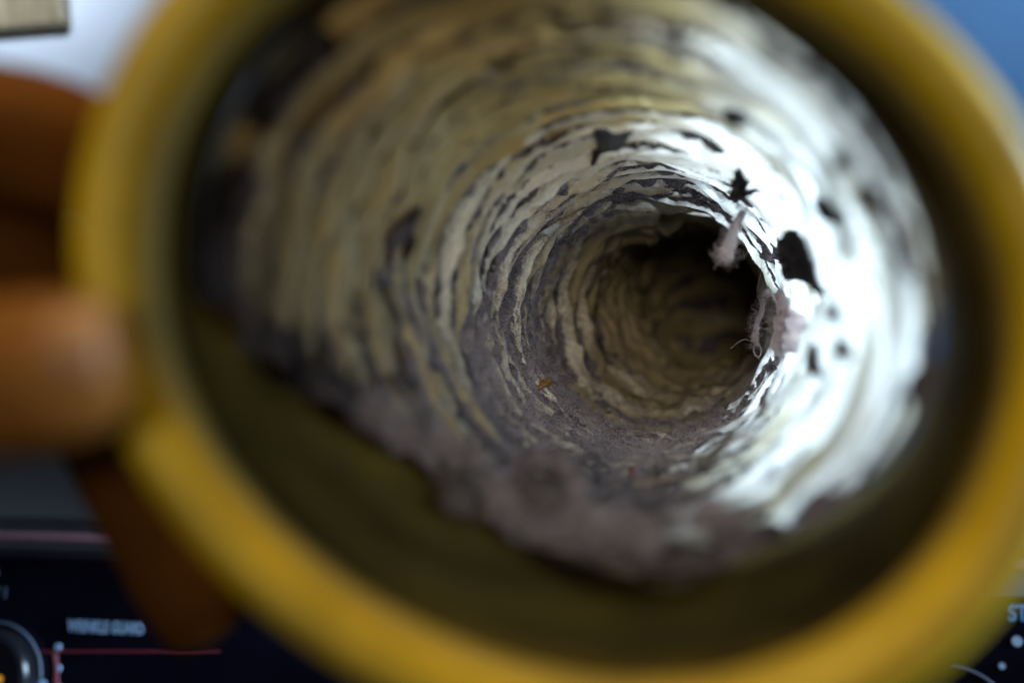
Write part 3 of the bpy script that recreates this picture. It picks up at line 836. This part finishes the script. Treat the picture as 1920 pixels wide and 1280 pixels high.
def text(body, u, v, cap_px, parent, mat, sx=1.0):
    cu = bpy.data.curves.new("lettering", "FONT"); cu.body = body; cu.align_x = "LEFT"
    a, b = face_uv(u, v)
    a2, b2 = face_uv(u, v-cap_px)
    cu.size = (b2-b)/0.70
    cu.extrude = 0.00012
    cu.offset = cu.size*0.028
    o = bpy.data.objects.new("tmp", cu); COL.objects.link(o)
    dg = bpy.context.evaluated_depsgraph_get()
    me = bpy.data.meshes.new_from_object(o.evaluated_get(dg))
    bpy.data.objects.remove(o, do_unlink=True)
    co = np.zeros(len(me.vertices)*3); me.vertices.foreach_get("co", co); co = co.reshape(-1, 3)
    Wp = O+np.outer(a+co[:, 0]*sx, ex)+np.outer(b+co[:, 1], ez)+np.outer(0.0040+co[:, 2], nf)-dinv
    me.vertices.foreach_set("co", Wp.ravel()); me.update()
    me.materials.append(mat)
    return link(bpy.data.objects.new("lettering", me), parent)
text("WRINKLE GUARD", 134, 1181, 22, dryer, M_print, 0.62)
text("DRY 1", -28, 1117, 20, dryer, M_printd, 0.72)
text("COTTON", -52, 1076, 13, dryer, M_printd, 0.8)
text("START", 1884, 1160, 30, dryer, M_printb, 0.80)

def disc(name, u, v, rpx, o0, o1, mat, parent, seg=64, bev=0.0):
    a, b = face_uv(u, v); a2, _ = face_uv(u+rpx, v); r = abs(a2-a)
    pts = []
    rings = [(r, o0), (r, o1-bev), (r-bev*0.3, o1-bev*0.3), (r-bev, o1)] if bev else [(r, o0), (r, o1)]
    for rr, oo in rings:
        for i in range(seg):
            t = 2*math.pi*i/seg
            pts.append(FP(a+rr*math.cos(t), b+rr*math.sin(t), oo))
    Fq = []
    for k in range(len(rings)-1):
        for i in range(seg):
            i2 = (i+1) % seg
            Fq.append((k*seg+i, k*seg+i2, (k+1)*seg+i2, (k+1)*seg+i))
    Fq.append(tuple((len(rings)-1)*seg+i for i in range(seg)))
    Fq.append(tuple(range(seg-1, -1, -1)))
    return mesh_obj(name, np.array(pts)-dinv, Fq, mat, parent, smooth=False)
def arc(name, u, v, rpx, t0, t1, wid, mat, parent, out=0.004):
    a, b = face_uv(u, v); a2, _ = face_uv(u+rpx, v); r = abs(a2-a)
    t = np.radians(np.linspace(t0, t1, 48))
    pth = np.array([FP(a+r*math.cos(x), b+r*math.sin(x), out) for x in t])
    Vv, Ff = tube(pth, wid, 6)
    return mesh_obj(name, Vv-dinv, Ff, mat, parent)
def line(name, u0, v0, u1, v1, wid, mat, parent, out=0.0038):
    p0, p1 = face_uv(u0, v0), face_uv(u1, v1)
    pth = np.array([FP(p0[0]+(p1[0]-p0[0])*t, p0[1]+(p1[1]-p0[1])*t, out) for t in np.linspace(0, 1, 6)])
    Vv, Ff = tube(pth, wid, 6)
    return mesh_obj(name, Vv-dinv, Ff, mat, parent)
knob = disc("dial", 0, 1262, 82, 0.0036, 0.016, M_knob, dryer, 96, 0.003)
arc("dial_rim_highlight", 0, 1262, 90, -40, 140, 0.0005, M_printd, knob, 0.006)  # the dial edge's highlight, added as a thin arc
disc("indicator_light", 36, 1262, 7, 0.0158, 0.0168, M_amber, knob, 24)
line("printed_line", 88, 1219, 420, 1219, 0.0007, M_red, dryer)
line("printed_line", 114, 1219, 122, 1420, 0.0006, M_red, dryer)
arc("printed_arc", 0, 1262, 112, -45, 22, 0.0005, M_red, dryer)
for u, v, r in ((117, 1210, 6), (117, 1250, 6), (88, 1280, 8), (1901, 1199, 10), (1873, 1245, 6), (118, 1290, 9)):
    disc("printed_dot", u, v, r, 0.0036, 0.0042, M_print, dryer, 24)
arc("printed_arc", 1770, 1385, 145, 40, 84, 0.0005, M_printd, dryer)

# ------------------------------------------------------------------ room behind: back wall, blue side wall, wooden cabinet, floor
M_wall = principled("white_wall_paint", (0.74, 0.76, 0.79), 0.7, vary=0.03, vscale=6)
M_blue = principled("wall_in_blue_light", (0.10, 0.24, 0.46), 0.6, vary=0.10, vscale=5)  # blue daylight on the wall put into its colour
def plain_box(name, x0, y0, z0, x1, y1, z1, mat, parent=None, bev=0.0, org=None):
    c = np.array(org) if org is not None else np.zeros(3)
    pts = np.array([(x, y, z) for z in (z0, z1) for x, y in ((x0, y0), (x1, y0), (x1, y1), (x0, y1))])-c
    Fq = [(3, 2, 1, 0), (4, 5, 6, 7), (0, 1, 5, 4), (1, 2, 6, 5), (2, 3, 7, 6), (3, 0, 4, 7)]
    o = mesh_obj(name, pts, Fq, mat, parent, smooth=False)
    if bev:
        b = o.modifiers.new("bevel", "BEVEL"); b.width = bev; b.segments = 2
    return o
tag(plain_box("back_wall", -1.2, 0.76, -1.0, 0.60, 0.81, 1.1, M_wall), kind="structure")
tag(plain_box("side_wall", 0.205, 0.66, -1.0, 1.0, 0.757, 1.1, M_blue), kind="structure")
tag(plain_box("floor", -1.2, -0.9, -1.05, 1.0, 1.05, -1.003, principled("floor_tile", (0.25, 0.23, 0.22), 0.5)), kind="structure")

mw = NT("pale_brown_wood")
tc = mw.n("ShaderNodeTexCoord"); mp = mw.n("ShaderNodeMapping"); mw.l(tc.outputs["Object"], mp.inputs["Vector"])
mp.inputs["Scale"].default_value = (1.0, 1.0, 0.12)
nw = mw.noise(85, 6, 0.6, mp.outputs[0])
cw = mw.ramp(nw, [(0.32, (0.17, 0.11, 0.05, 1)), (0.5, (0.33, 0.245, 0.13, 1)), (0.68, (0.45, 0.35, 0.20, 1))])
bw = mw.n("ShaderNodeBsdfPrincipled"); mw.l(cw, bw.inputs["Base Color"]); bw.inputs["Roughness"].default_value = 0.45
mw.l(mw.bump(nw, 0.3, 0.001), bw.inputs["Normal"]); mw.l(bw.outputs[0], mw.out.inputs[0]); M_wood = mw.m
cl = W(-900, 84, 0.745); cr = W(121, 84, 0.745)
cab = plain_box("wooden_board", cl[0], 0.745, cr[2], cr[0], 0.7595, cr[2]+0.45, M_wood, None, 0.002, (cl+cr)/2)
cab.location = (cl+cr)/2
tag(cab, "pale brown wood grained board on the white wall, upper left corner", "board")
cab.rotation_euler = (0, math.radians(-4.5), 0)
